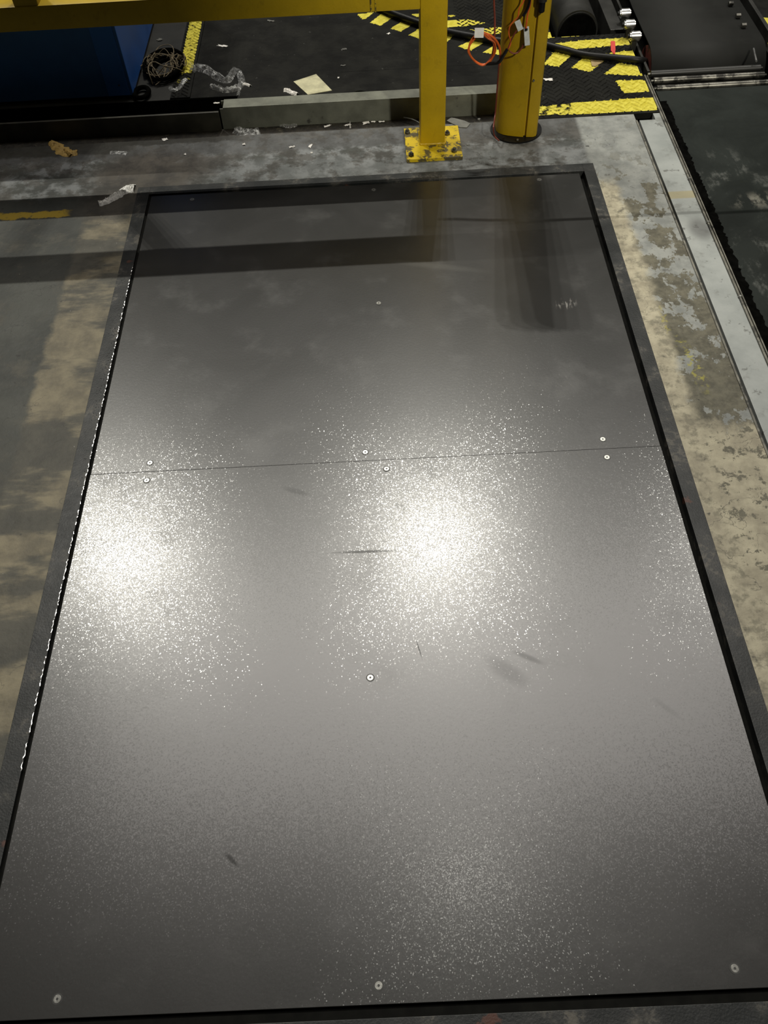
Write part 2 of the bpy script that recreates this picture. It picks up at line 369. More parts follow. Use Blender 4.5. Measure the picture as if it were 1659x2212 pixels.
# ragged black rubber seal
b = BM(); pts = []
y = -1.0
L, R_ = [], []
while y < 3.05:
    L.append((1.061+random.uniform(-.001, .001), y)); R_.append((1.087+random.uniform(-.0045, .005)+.003*mn.noise(Vector((y*9, 0, 0))), y)); y += random.uniform(.005, .013)
b.prism(L+R_[::-1], -.03, .003); tag(b.build('rubber_seal', M_black), 'ragged black rubber seal strip between pale strip and dark green sheet', 'seal')
b = BM().box(1.07, 2.9, -3, 3.14, -.1, -.004); struct(b, 'floor.001', M_green)

# the steel frame round the pit
fr = thing('pit_frame', 'dark painted steel angle frame set round the two floor plates', 'frame', (0, 1.4, 0))
def bar(x0, x1, y0, y1): BM().box(x0, x1, y0, y1, -.12, .0008, .0008).build('frame_bar', M_frame, fr)
bar(FXL, XL-.009, FYF, FYB); bar(XR+.018, FXR, FYF, FYB); bar(XL-.009, XR+.018, YB+.010, FYB); bar(XL-.009, XR+.018, FYF, YF-.020)
b = BM(); yy = .62  # bright bead and specks modelled to imitate lamp glitter on the frame edge
while yy < 2.22:
    n_ = random.randint(4, 14); pts = []
    for k in range(n_): pts.append((XL-.0095+random.uniform(-.0016, .0010), yy, random.uniform(.0002, .0012))); yy += random.uniform(.003, .006)
    b.tube(pts, lambda t: .0012+.0007*math.sin(t*17), 6, 2); yy += random.uniform(0, .012)
for k in range(150):
    yy = random.gauss(1.85, .18); xx = XL-.012-abs(random.gauss(0, .012)); b.cyl((xx, yy, .0), (xx+random.uniform(-.001, .001), yy+.0015, .0014), .0011, 6)
b.build('weld_or_glint_bead', M_chrome, fr, True, label='bright specks added as lamp glitter along the inner left edge')
bp = BM().box(XL-.009, XL+.06, YF-.02, YB+.01, -.12, -.0075); bp.box(XR-.06, XR+.018, YF-.02, YB+.01, -.12, -.0225); bp.box(XL+.06, XR-.06, YS-.05, YS+.05, -.12, -.0075); bp.box(XL+.06, XR-.06, YF-.02, YF+.04, -.12, -.0075); bp.box(XL+.06, XR-.06, YB-.04, YB+.01, -.12, -.0075)
bp.build('support_ledge', M_pit, fr)

# the two plates with countersunk screws
SC = {}
def screw_meshes():
    s = BM(); s.cyl((0, 0, -.001), (0, 0, .0012), .0072, 28, .0066, bev=.0003); h = s.b
    me = bpy.data.meshes.new('screw'); h.to_mesh(me); h.free(); me.materials.append(M_screw)
    s = BM(); s.cyl((0, 0, .0008), (0, 0, .00135), .0024, 6); k = bpy.data.meshes.new('hex_recess'); s.b.to_mesh(k); s.b.free(); k.materials.append(M_socket)
    s = BM(); s.cyl((0, 0, -.001), (0, 0, .0003), .0092, 28); r = bpy.data.meshes.new('countersink'); s.b.to_mesh(r); s.b.free(); r.materials.append(M_socket)
    return me, k, r
SCR, HEX, RING = screw_meshes()
def plate(y0, y1, z, label, pts):
    cx, cy = (XL+XR)/2, (y0+y1)/2
    t = thing('floor_plate', label, 'plate', (cx, cy, z-.006))
    BM().box(XL, XR, y0, y1, z-.006, z, .0009).build('steel_sheet', M_plate, t)
    for px, py in pts:
        p = at(px, py, z)
        for me in (SCR, ):
            o = bpy.data.objects.new('screw', me); C.objects.link(o); o.parent = t; o.location = p-t.location; o.rotation_euler = (random.uniform(-.03, .03), random.uniform(-.03, .03), random.uniform(0, 3))
            k = bpy.data.objects.new('hex_recess', HEX); C.objects.link(k); k.parent = o
            k = bpy.data.objects.new('countersink', RING); C.objects.link(k); k.parent = o
plate(YS+.0008, YB, -.0012, 'dark grey steel floor plate, far one, with rail shadows across it',
      [(415, 431), (807, 410), (1165, 388), (818, 655), (324, 1000), (789, 977), (1302, 949)])
plate(YF, YS-.0008, .0006, 'dark grey steel floor plate, near one, with two bright lamp glares on it',
      [(317, 1038), (835, 1013), (1311, 988), (800, 1464), (124, 2158), (818, 2129), (1587, 2092)])

# back part: groove, kerbs, mats, tread plate
b = BM().box(-4, .60, 2.975, 3.045, -.1, -.012); struct(b, 'trim_5', M_groove)
kb = thing('galvanised_channel', 'long grey galvanised steel channel lying behind the yellow post', 'channel', (-.05, 3.07, -.012))
kx0, kx1 = -.56, .47
BM().box(kx0, kx1, 3.045, 3.049, -.012, .066, .0008).build('front_web', M_galv, kb, label='grimy front face')
BM().box(kx0+.012, kx1, 3.045, 3.105, .066, .070, .0008).build('top_flange', M_galv, kb)
BM().box(kx0, kx1, 3.101, 3.105, -.012, .066).build('rear_web', M_galv, kb)
kl = BM().box(-4, -.565, 3.035, 3.045, -.012, .060, .0015); tag(kl.build('kerb_plate', M_gdark), 'dark grimy upright steel kerb plate under the blue bin', 'kerb')
b = BM().box(-4, -.56, 3.045, 3.26, -.2, -.15); b.box(-4, -.52, 3.26, 3.265, -.2, -.003); struct(b, 'trim_6', M_black)
b = BM().box(-1.2, -.785, 3.262, 5.2, -.1, -.002); b.box(-4, -1.2, 3.262, 5.2, -.1, -.002); struct(b, 'floor.002', M_panel)
b = BM().box(-.56, -.52, 3.105, 3.262, -.15, -.02); struct(b, 'trim_7', M_black)
b = BM().box(-.705, .60, 3.262, 5.2, -.1, 0); b.box(-.52, .60, 3.105, 3.262, -.1, 0); b.box(.45, .60, 3.0, 3.105, -.1, 0); struct(b, 'floor.003', M_tread)

# tread plate
polys_px = [[(770, 30), (808, 27), (790, 41), (782, 42)], [(800, 49), (825, 29), (850, 37), (822, 56)], [(843, 62), (868, 46), (892, 52), (866, 69)],
            [(883, 76), (905, 62), (945, 68), (917, 88)], [(885, 30), (955, 27), (960, 33), (900, 37)], [(966, 33), (985, 33), (975, 38)],
            [(962, 45), (1010, 42), (1052, 50), (1000, 57), (964, 60)], [(960, 76), (985, 72), (962, 95)], [(988, 101), (1020, 86), (1045, 92), (1018, 110)],
            [(1012, 64), (1090, 58), (1090, 72), (1060, 74)], [(1042, 113), (1068, 98), (1085, 120)],
            [(1172, 47), (1188, 48), (1193, 60), (1172, 64)], [(1172, 72), (1196, 71), (1200, 81), (1172, 86)], [(1198, 75), (1262, 77), (1240, 80), (1200, 81)],
            [(1172, 98), (1270, 87), (1358, 82), (1365, 97), (1270, 105), (1220, 109)], [(1300, 118), (1372, 109), (1378, 125), (1340, 124)],
            [(1173, 141), (1198, 112), (1235, 120), (1207, 145)], [(1234, 148), (1262, 123), (1304, 132), (1276, 156)],
            [(1302, 161), (1336, 137), (1376, 143), (1387, 165)], [(1328, 175), (1393, 174), (1402, 199), (1349, 203)],
            [(1150, 232), (1230, 224), (1412, 211), (1421, 239), (1250, 248), (1150, 252)]]
polys = [[at(*p) for p in q] for q in polys_px]
def inpoly(x, y, P):
    ins = False; n = len(P)
    for i in range(n):
        a, c = P[i], P[i-1]
        if (a.y > y) != (c.y > y) and x < (c.x-a.x)*(y-a.y)/(c.y-a.y)+a.x: ins = not ins
    return ins
def yel(x, y, wear=True):
    for i, P in enumerate(polys):
        if inpoly(x, y, P):
            v = 1.0
            if i == len(polys)-1 and x < .74: v = .52 if x > .55 else .2
            if i in (0, 2, 4, 7, 8, 9): v = .72
            return v
    if -.772 < x < -.716: return .56 if y > 3.46 else (.38 if y > 3.36 else .22)
    if x > 1.56 and 3.44 < y < 3.66 and not (3.55 < y < 3.58): return .9
    return 0.0
def setattr_yel(o):
    me = o.data; at_ = me.attributes.new('yel', 'FLOAT', 'POINT')
    mw = o.matrix_world
    at_.data.foreach_set('value', [yel(v.co.x, v.co.y) for v in me.vertices])
def grid(x0, x1, y0, y1, z, st, zb):
    bm = BM(); nx, ny = int((x1-x0)/st)+1, int((y1-y0)/st)+1; V = []
    for j in range(ny+1):
        V.append([bm.b.verts.new((x0+(x1-x0)*i/nx, y0+(y1-y0)*j/ny, z)) for i in range(nx+1)])
    for j in range(ny):
        for i in range(nx): bm.b.faces.new((V[j][i], V[j][i+1], V[j+1][i+1], V[j+1][i]))
    if zb is not None: bm.box(x0, x1, y0, y1, zb, z-.0005)
    return bm
def add_lugs(bm, x0, x1, y0, y1, z, skip=lambda x, y: False, p=.030):
    j = 0; y = y0
    while y < y1:
        x = x0+(p/2 if j % 2 else 0); i = 0
        while x < x1:
            if not skip(x, y):
                a = math.radians(45 if (i+j) % 2 else -45)
                u = Vector((math.cos(a), math.sin(a), 0)); v = Vector((-u.y, u.x, 0)); c = Vector((x, y, z-.0003)); t = c+Vector((0, 0, .0034))
                l, w_ = .0125, .0038
                ring = [c+u*l, c+u*l*.4+v*w_, c-u*l*.4+v*w_, c-u*l, c-u*l*.4-v*w_, c+u*l*.4-v*w_]
                rv = [bm.b.verts.new(q) for q in ring]; t1 = bm.b.verts.new(t+u*l*.55); t2 = bm.b.verts.new(t-u*l*.55)
                for A in ((rv[0], rv[1], t1), (rv[1], rv[2], t2, t1), (rv[2], rv[3], t2), (rv[3], rv[4], t2), (rv[4], rv[5], t1, t2), (rv[5], rv[0], t1)): bm.b.faces.new(A)
            x += p; i += 1
        y += p/2*1.0; j += 1
tp = thing('tread_plate', 'dark diamond tread plate with yellow hazard stripes beside the conveyor', 'floor plate', (.83, 3.5, 0))
o = grid(.60, 1.045, 2.975, 3.585, .002, .006, -.02).build('steel_sheet', M_tread, tp); setattr_yel(o)
o = grid(.60, .745, 3.585, 5.2, .002, .01, -.02).build('steel_sheet', M_tread, tp); setattr_yel(o)
bm = BM(); add_lugs(bm, .62, 1.035, 2.99, 3.58, .002); add_lugs(bm, .61, .74, 3.59, 4.3, .002)
o = bm.build('raised_lug', M_tread, tp, kind='stuff'); setattr_yel(o)
tp2 = thing('tread_mat', 'dark sheet with a row of faded yellow dashes behind the yellow post', 'floor plate', (.3, 3.9, 0))
o = grid(-.12, .60, 3.40, 4.4, .0005, .006, None).build('sheet', M_tread, tp2); setattr_yel(o)
bm = BM(); add_lugs(bm, .38, .595, 3.60, 4.3, .0005); bm.build('raised_lug', M_tread, tp2, kind='stuff')
setattr_yel(bpy.data.objects[tp2.children[-1].name])
tb = thing('tread_border', 'narrow strip of worn yellow diamond tread plate beside the twine', 'floor plate', (-.745, 3.6, 0))
o = grid(-.783, -.707, 3.27, 4.3, .001, .006, -.1).build('steel_sheet', M_tread, tb); setattr_yel(o)
bm = BM(); add_lugs(bm, -.772, -.712, 3.28, 4.2, .001, p=.024); o = bm.build('raised_lug', M_tread, tb, kind='stuff'); setattr_yel(o)
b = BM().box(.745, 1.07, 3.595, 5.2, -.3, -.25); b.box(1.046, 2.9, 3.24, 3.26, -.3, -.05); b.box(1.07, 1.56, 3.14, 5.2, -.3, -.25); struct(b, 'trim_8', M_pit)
o = grid(1.56, 2.2, 3.25, 4.4, 0, .02, -.1).build('floor.004', M_tread); o['kind'] = 'structure'; setattr_yel(o)

# ---------------------------------------------------------------- guard rail
PX0, PX1, PY0, PY1 = .164, .250, 2.826, 2.912
gr = thing('guard_rail', 'yellow square tube guard rail standing on a bolted base plate', 'guard rail', (.207, 2.87, 0))
BM().box(.110, .306, 2.740, 2.943, 0, .012, .001).build('base_plate', M_yelw, gr, label='worn yellow base plate with black grime')
BM().box(PX0, PX1, PY0, PY1, .012, 1.07, .004).build('post', M_yel, gr, True)
b = BM()
for (x0, y0, x1, y1) in ((PX0, PY0, PX1, PY0), (PX0, PY0, PX0, PY1), (PX1, PY0, PX1, PY1)):
    n = 12; b.tube([(x0+(x1-x0)*i/n+random.uniform(-.001, .001), y0+(y1-y0)*i/n+random.uniform(-.001, .001), .014) for i in range(n+1)], .0045, 6, 2)
b.build('weld_or_glint_bead', M_yel, gr, True)
for px, py in ((888, 336), (981, 327), (880, 287), (966, 290)):
    p = at(px, py, .012)
    o = BM().cyl(p-Vector((0, 0, .001)), p+Vector((0, 0, .007)), .0105, 6).build('anchor_bolt', M_steel, gr)
    BM().cyl(p+Vector((0, 0, .006)), p+Vector((0, 0, .014)), .0055, 14, bev=.001).build('stud', M_gdark, gr)
for z0, z1, nm in ((.463, .535, 'mid_rail'), (.985, 1.068, 'top_rail')):
    BM().box(-2.6, PX0, PY0+.001, PY1-.006, z0, z1, .004).build(nm, M_yelr, gr, True)
BM().box(-1.085, -1.010, PY0+.004, PY1-.012, .53, .995, .004).build('upright', M_yelr, gr, True)
BM().box(-2.686, -2.60, PY0, PY1, 0, 1.07, .004).build('post', M_yel, gr, True)
for px in (801, 811):
    p = ony(px, 12, PY0); BM().box(p.x-.0022, p.x+.0022, PY0-.0012, PY1-.004, .4625, .5355, .0008).build('weld_seam', M_yelw, gr)

# ---------------------------------------------------------------- sensor column
co = thing('sensor_column', 'thick yellow rounded column with a groove, standing on a black round foot', 'column', (.51, 2.92, 0))
prof = [(.4405, 2.905), (.447, 2.889), (.463, 2.875), (.480, 2.867), (.499, 2.861), (.517, 2.856), (.531, 2.853), (.5335, 2.862), (.5395, 2.862), (.542, 2.852), (.566, 2.850), (.577, 2.855),
        (.583, 2.87), (.585, 2.95), (.575, 2.978), (.55, 2.99), (.48, 2.988), (.452, 2.975), (.441, 2.95)]
BM().prism(prof, .006, 1.62).build('column_body', M_yelc, co, True)
BM().cyl((.514, 2.912, 0), (.514, 2.912, .005), .092, 40, bev=.001).build('foot', M_dark, co, True)
p = at(1118, 303, .01); BM().cyl(p, p+Vector((0, 0, .004)), .004, 6).build('screw', M_screw, co)
p = ony(1153, 174, 2.849); BM().cyl(p+Vector((0, .004, 0)), p+Vector((0, -.0015, 0)), .0035, 12).build('screw', M_steel, co)
p = ony(1169, 25, 2.835)
pl = BM().cyl(p, p+Vector((0, 0, .03)), .0105, 20, bev=.001).build('plug', M_dark, co, True, label='dark round connector plug')
BM().cyl(p+Vector((0, 0, .03)), p+Vector((0, 0, .12)), .0145, 20, bev=.001).build('plug_collar', M_mach, pl, True)
BM().cyl(p+Vector((0, 0, -.002)), p+Vector((0, 0, .001)), .007, 16).build('plug_face', M_black, pl, True)

# cables
def oc(pts, Y): return [ony(a, b_, Y) for a, b_ in pts]
cb = thing('orange_cable', 'orange cable coiled in a hoop beside the yellow column, with white tag', 'cable', tuple(ony(1045, 105, 2.86)))
hoop = oc([(1036, 72), (1022, 82), (1014, 98), (1014, 115), (1024, 130), (1040, 139), (1055, 136), (1064, 124), (1068, 108), (1067, 94), (1056, 80), (1044, 71)], 2.858)
BM().tube(hoop, .0032, 8, 4, True).build('cable_loop', M_orange, cb, True)
hoop2 = [q+Vector((.004*math.sin(i*1.7), -.004, .004*math.cos(i*2.1))) for i, q in enumerate(hoop)]
BM().tube(hoop2, .0026, 8, 4, True).build('cable_loop', M_orange, cb, True)
BM().tube(oc([(1042, 70), (1058, 76), (1070, 86), (1078, 100), (1081, 118), (1080, 130)], 2.862)+[ony(1079, 140, 2.88)], .0038, 8).build('cable_tail', M_orange, cb, True)
BM().tube([ony(1067, -60, 2.93), ony(1067, 0, 2.92), ony(1069, 50, 2.90), ony(1067, 95, 2.875), ony(1062, 122, 2.862), ony(1050, 138, 2.858)], .0032, 8).build('riser_cord', M_cord, cb, True, label='red brown cord hanging down')
BM().tube([ony(1050, 138, 2.857), ony(1066, 137, 2.85), ony(1078, 134, 2.845), ony(1086, 122, 2.845), ony(1096, 106, 2.845)], .0055, 8).build('cable_sleeve', M_dark, cb, True)
BM().tube([ony(1078, 135, 2.87), ony(1076, 165, 2.885), ony(1073, 205, 2.892), ony(1070, 245, 2.895), at(1066, 275, .06), at(1068, 293, .02), at(1078, 304, .009)], .0028, 8).build('down_lead', M_cord, cb, True)
def card(c, w_, h_, t_, mat, name, par, rot=0, tilt=0):
    o = BM().box(-w_/2, w_/2, -t_/2, t_/2, -h_/2, h_/2, .0006).build(name, mat)
    o.rotation_euler = (tilt, rot, 0); o.location = c
    if par: o.parent = par; o.matrix_parent_inverse = Matrix.Translation(-par.location)
    return o
tg = card(ony(1035, 71, 2.848), .030, .028, .002, M_white, 'tag', cb, .05, -.3)
ey = BM().cyl((0, -.0014, -.001), (0, .0, -.001), .0045, 12).build('tag_mark', M_dark, tg, True)
cb2 = thing('signal_cable', 'thin orange cable looped down the yellow column face with two pale tags', 'cable', tuple(ony(1120, 60, 2.85)))
Yc = 2.844
BM().tube(oc([(1135, -30), (1132, 0), (1122, 18), (1119, 36), (1112, 44), (1102, 56), (1099, 72), (1103, 90), (1101, 100), (1097, 106)], Yc), .0022, 8).build('cable', M_orange, cb2, True)
BM().tube(oc([(1097, 106), (1103, 90), (1110, 76), (1116, 66)], Yc), .0024, 8).build('cable', M_cord, cb2, True)
BM().tube(oc([(1148, -30), (1145, 10), (1140, 30), (1137, 52), (1136, 62)], Yc), .003, 8).build('cable', M_orange, cb2, True)
BM().tube(oc([(1132, 95), (1126, 105), (1118, 114), (1108, 115), (1100, 110)], Yc), .0024, 8).build('cable', M_cord, cb2, True)
BM().tube(oc([(1146, -30), (1144, 2), (1139, 20), (1130, 35)], Yc-.003), .0045, 8).build('cable_sleeve', M_dark, cb2, True)
card(ony(1121, 55, Yc-.002), .018, .030, .003, M_label, 'tag', cb2, -.45, -.3)
card(ony(1138, 78, Yc-.002), .017, .054, .003, M_label, 'tag', cb2, -.12, -.3)
BM().cyl(ony(1137, 61, Yc), ony(1137, 66, Yc-.002), .004, 10).build('tag_clip', M_dark, cb2)

hp = [at(760, -20, .0185), at(830, 20, .0185), at(900, 47, .0185), at(960, 66, .0185), at(1030, 80, .0185), at(1080, 88, .0185), at(1160, 93, .0185), at(1215, 106, .0185), at(1262, 118, .0185), at(1320, 124, .0185), at(1375, 129, .0185), at(1392, 131, .0), at(1398, 135, -.06)]
tag(BM().tube(hp, lambda t: .0145-.003*t, 12).build('air_hose', M_dark, None, True), 'thick black hose lying across the yellow striped tread plate', 'hose')
# thin cable strung above the column at chest height (casts the thin line on the plate)
tag(BM().tube([(.2575, 2.87, .80), (.6, 2.835, .80), (1.4, 2.85, .83), (2.2, 2.87, .85)], .006, 8).build('overhead_cable', M_dark, None, True), 'thin black cable strung above the frame from the guard post past the column', 'cable')

# ---------------------------------------------------------------- blue bin
bn = thing('blue_bin', 'large dark blue steel bin standing behind the kerb at the left', 'bin', (-1.6, 3.7, 0))
BX, BY = -.925, 3.285
BM().box(-2.5, BX, BY, 4.2, .012, .95, .003).build('bin_body', M_blue, bn)
BM().box(BX-.095, BX-.012, BY-.004, BY+.01, .015, .94, .002).build('corner_post', M_bluel, bn)
BM().box(BX-.10, BX+.003, BY-.006, BY+.004, .93, .97, .002).build('rim_corner', M_bluel, bn)
for x, y_ in ((BX-.05, BY+.05), (-2.4, BY+.05), (BX-.05, 4.1), (-2.4, 4.1)): BM().box(x-.03, x+.03, y_-.03, y_+.03, -.002, .012).build('foot', M_dark, bn)
p = ony(257, 184, BY-.004); BM().cyl(p, p-Vector((0, .002, 0)), .003, 8).build('rivet', M_steel, bn)

# ---------------------------------------------------------------- conveyor
cv = thing('belt_conveyor', 'dark belt conveyor end with bright frame bolts at the upper right', 'conveyor', (1.32, 3.4, 0))
bx0, bx1, r, yc, zc = 1.088, 1.53, .10, 3.385, -.055
prof = []
for i in range(13): a = math.radians(-60+150*i/12); prof.append((yc-r*math.cos(a), zc+r*math.sin(a)))
prof.append((3.7, zc+r+.0)); prof.append((5.2, zc+r+.1))
bm = BM(); prev = None
for (yy, zz) in prof:
    cur = [bm.b.verts.new((bx0, yy, zz)), bm.b.verts.new((bx1, yy, zz))]
    if prev: bm.b.faces.new((prev[0], prev[1], cur[1], cur[0]))
    prev = cur
o = bm.build('belt', M_belt, cv, True)
md = o.modifiers.new('s', 'SOLIDIFY'); md.thickness = .006
BM().cyl((bx0+.004, yc, zc), (bx1-.004, yc, zc), r-.008, 40).build('pulley', M_red, cv, True, label='rusty red pulley end')
BM().cyl((bx0-.03, yc, zc), (bx0+.01, yc, zc), .018, 16).build('axle', M_steel, cv, True)
BM().box(1.062, 1.072, 3.26, 5.2, -.24, .01, .002).build('side_frame', M_mach, cv)
BM().box(1.556, 1.572, 3.42, 5.2, -.24, .06, .002).build('side_frame', M_mach, cv)
BM().box(.985, 1.040, 3.60, 5.2, -.24, .012, .003).build('side_beam', M_mach, cv)
for px, py in ((1351, 22), (1361, 46), (1373, 71)):
    p = at(px, py, .06); o = BM().cyl(p+Vector((-.022, 0, -.012)), p+Vector((.022, 0, -.012)), .0185, 20, bev=.005).build('frame_bolt', M_chrome, cv, True)
    BM().cyl(p+Vector((-.03, 0, -.012)), p+Vector((-.02, 0, -.012)), .009, 6).build('stud', M_dark, cv)
    BM().box(p.x-.01, p.x+.01, p.y-.008, p.y+.008, -.2, p.z-.02).build('bolt_bracket', M_mach, cv)
for px, py in ((1578, 8), (1594, 34), (1606, 55)):
    p = at(px, py, .06); BM().cyl(p+Vector((-.008, 0, 0)), p+Vector((.01, 0, 0)), .009, 6).build('edge_bolt', M_steel, cv)
BM().cyl(at(1628, 105, .05), at(1634, 132, .05), .004, 8).build('edge_clip', M_chrome, cv, True)
for (a, z_, n) in (((1405, 160, 1640, 145), .016, 0), ((1412, 175, 1650, 163), .008, 1), ((1418, 192, 1664, 178), -.002, 2)):
    p0, p1 = at(a[0], a[1], z_), at(a[2], a[3], z_); p1.y = p0.y
    rl = thing('guide_roller', ['thin worn steel roller, farthest of three at the belt end', 'thin worn steel roller, middle one of three, with a bright patch', 'thin worn steel roller, nearest of three to the dark floor sheet'][n], 'roller', tuple((p0+p1)/2), 'rollers at the belt end')
    BM().cyl(p0, p1, .0125, 20).build('roller_tube', M_steel if n else M_mach, rl, True)
    for q, s_ in ((p0, -1), (p1, 1)):
        BM().cyl(q, q+Vector((s_*.010, 0, 0)), .005, 10).build('axle_stub', M_steel, rl, True)
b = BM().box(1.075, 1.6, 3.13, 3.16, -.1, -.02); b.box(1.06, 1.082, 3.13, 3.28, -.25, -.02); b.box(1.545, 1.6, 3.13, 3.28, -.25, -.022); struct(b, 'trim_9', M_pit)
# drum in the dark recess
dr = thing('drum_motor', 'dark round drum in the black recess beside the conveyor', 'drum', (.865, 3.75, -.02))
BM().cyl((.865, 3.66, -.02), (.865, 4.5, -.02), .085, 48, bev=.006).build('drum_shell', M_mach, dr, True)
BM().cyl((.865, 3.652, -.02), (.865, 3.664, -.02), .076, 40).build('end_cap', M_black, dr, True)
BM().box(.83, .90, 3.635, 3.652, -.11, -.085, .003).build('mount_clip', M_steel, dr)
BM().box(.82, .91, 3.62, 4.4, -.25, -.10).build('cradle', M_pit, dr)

# ---------------------------------------------------------------- litter
def sheet(name, c, a, b_, ang, mat, label, cat, amp=.004, n=8, seed=1, curl=0, irr=.25, group=None, th=.0006):
    """an irregular crumpled scrap lying on its lowest point"""
    rnd = random.Random(seed); m = 16
    rim = [1+rnd.uniform(-irr, irr) for _ in range(m)]
    bm = bmesh.new(); ctr = bm.verts.new((0, 0, 0)); rings = []
    for k in range(1, 5):
        ring = []
        for i in range(m):
            t = 2*math.pi*i/m; e = 1/max(abs(math.cos(t)), abs(math.sin(t)))**.7
            x, y_ = math.cos(t)*a*e*rim[i]*k/4, math.sin(t)*b_*e*rim[i]*k/4
            z_ = amp*mn.noise(Vector((x/a*1.6+seed*3.1, y_/b_*1.6, seed)))+curl*(x*x)
            ring.append(bm.verts.new((x, y_, z_)))
        rings.append(ring)
    for i in range(m): bm.faces.new((ctr, rings[0][i], rings[0][(i+1) % m]))
    for k in range(3):
        for i in range(m): bm.faces.new((rings[k][i], rings[k+1][i], rings[k+1][(i+1) % m], rings[k][(i+1) % m]))
    bm.transform(Matrix.Rotation(ang, 4, 'Z'))
    lo = min(v.co.z for v in bm.verts)
    for v in bm.verts: v.co.z -= lo-th*.5
    me = bpy.data.meshes.new(name); bm.to_mesh(me); bm.free(); me.materials.append(mat)
    o = bpy.data.objects.new(name, me); C.objects.link(o); o.location = c
    md = o.modifiers.new('s', 'SOLIDIFY'); md.thickness = th; md.offset = 0
    return tag(o, label, cat, group)
zg = -.012
SCR_ = [
 ('paper_scrap', 482, 100, 0, .026, .008, -.4, 'long white paper scrap on the dark mat right of the yellow strip'),
 ('paper_scrap', 586, 46, 0, .018, .008, -.3, 'dull white scrap just under the yellow rail'),
 ('paper_scrap', 743, 107, 0, .013, .007, .3, 'faint grey scrap on the mat above the cream card'),
 ('paper_scrap', 741, 142, 0, .011, .006, .1, 'small grey scrap on the mat, upper right of cream card'),
 ('paper_scrap', 731, 169, 0, .005, .005, .1, 'tiny white crumb right beside the cream card'),
 ('paper_scrap', 840, 73, 0, .008, .007, .8, 'tiny white crumb under the yellow dashes left of the post'),
 ('paper_scrap', 345, 86, 0, .013, .011, .8, 'pale crumb on the grey sheet beside the blue bin'),
 ('paper_scrap', 356, 302, 0, .012, .008, .3, 'white chip on the concrete under the dark kerb'),
 ('paper_scrap', 527, 313, 0, .006, .006, .3, 'small white chip on concrete below the flattened film'),
 ('paper_scrap', 631, 318, 0, .011, .005, .2, 'oval white chip on the concrete, left of the paper sliver'),
 ('paper_scrap', 670, 316, 0, .006, .013, -.3, 'narrow white paper sliver on the concrete'),
 ('paper_scrap', 673, 331, 0, .004, .005, -.3, 'white speck just below the paper sliver'),
 ('paper_scrap', 708, 273, zg, .014, .006, .5, 'white scrap in the groove, leftmost of those below the channel'),
 ('paper_scrap', 750, 271, zg, .014, .006, .4, 'white scrap in the groove next to the upright shard'),
 ('paper_scrap', 790, 267, zg, .014, .008, .2, 'broad white scrap in the groove under the black hoop'),
 ('paper_scrap', 806, 264, zg, .010, .004, .1, 'thin white scrap between two others in the groove'),
 ('paper_scrap', 823, 264, zg, .014, .004, -.1, 'white scrap in the groove, nearest to the yellow post'),
 ('paper_scrap', 1184, 173, .003, .018, .009, -.1, 'bright white scrap on the tread plate right of the yellow column'),
 ('paper_scrap', 468, 224, -.02, .014, .006, .1, 'pale crumb at the left end of the channel'),
 ('paper_scrap', 400, 334, 0, .004, .006, .1, 'tiny pale flake on the concrete below the dark kerb'),
]
for i, (nm, px, py, z_, a, b_, ang, lab) in enumerate(SCR_):
    c = at(px, py, z_+.0003); sheet(nm, c, a*.85, b_*.85, ang, M_scrap if 'grey' in lab or 'dull' in lab else M_white, lab, 'scrap', .003, seed=i+3, irr=.35)
# upright shard
p = at(756, 277, zg)
b = BM(); t = bmesh.new(); vs = [t.verts.new(q) for q in ((-.002, 0, 0), (.004, 0, 0), (.002, .001, .028))]; t.faces.new(vs); r_ = bmesh.ops.extrude_face_region(t, geom=t.faces[:])
for v in [g_ for g_ in r_['geom'] if isinstance(g_, bmesh.types.BMVert)]: v.co.y += .0015
t.transform(Matrix.Translation(p)); b.merge(t); tag(b.build('paper_shard', M_white), 'thin white pointed shard standing upright in the groove', 'scrap')
# cream card
q = [at(634, 177), at(683, 161), at(717, 196), at(665, 205)]
b = BM().prism([(v.x, v.y) for v in q], 0, .002); tag(b.build('cream_card', M_card), 'square cream card lying on the dark mat behind the channel', 'card')
q = [at(1275, 130), at(1300, 131), at(1302, 136), at(1286, 146), at(1278, 145)]
b = BM().prism([(v.x, v.y) for v in q], .003, .0055); tag(b.build('brown_card', M_brown), 'small brown card scrap lying on a yellow stripe', 'card')
q = [at(1319, 92), at(1328, 92), at(1329, 110), at(1328, 119), at(1325, 119), at(1319, 112)]
b = BM().prism([(v.x, v.y) for v in q], .003, .006); tag(b.build('red_tape', M_tape), 'short piece of red tape stuck on the long yellow stripe', 'tape')
q = [at(965, 262), at(975, 255), at(1003, 262), at(1016, 268), at(1008, 277), at(992, 276)]
b = BM().prism([(v.x, v.y) for v in q], 0, .003); tag(b.build('grey_scrap', M_scrap), 'flat grey card scrap behind the yellow post foot', 'scrap')
tag(BM().tube([at(872, 254, .004), at(888, 257, .006), at(900, 262, .004), at(909, 268, .002)], .0022, 6).build('twig', M_scrap, None, True), 'thin pale wire leaning behind the yellow post', 'wire')
tag(BM().tube([ony(752, 218, 3.12), ony(757, 206, 3.12), ony(768, 199, 3.12), ony(780, 197, 3.12), ony(793, 200, 3.12), ony(802, 209, 3.12), ony(803, 216, 3.12)], .0022, 8).build('wire_hoop', M_black, None, True), 'black half hoop of wire standing behind the channel', 'wire')
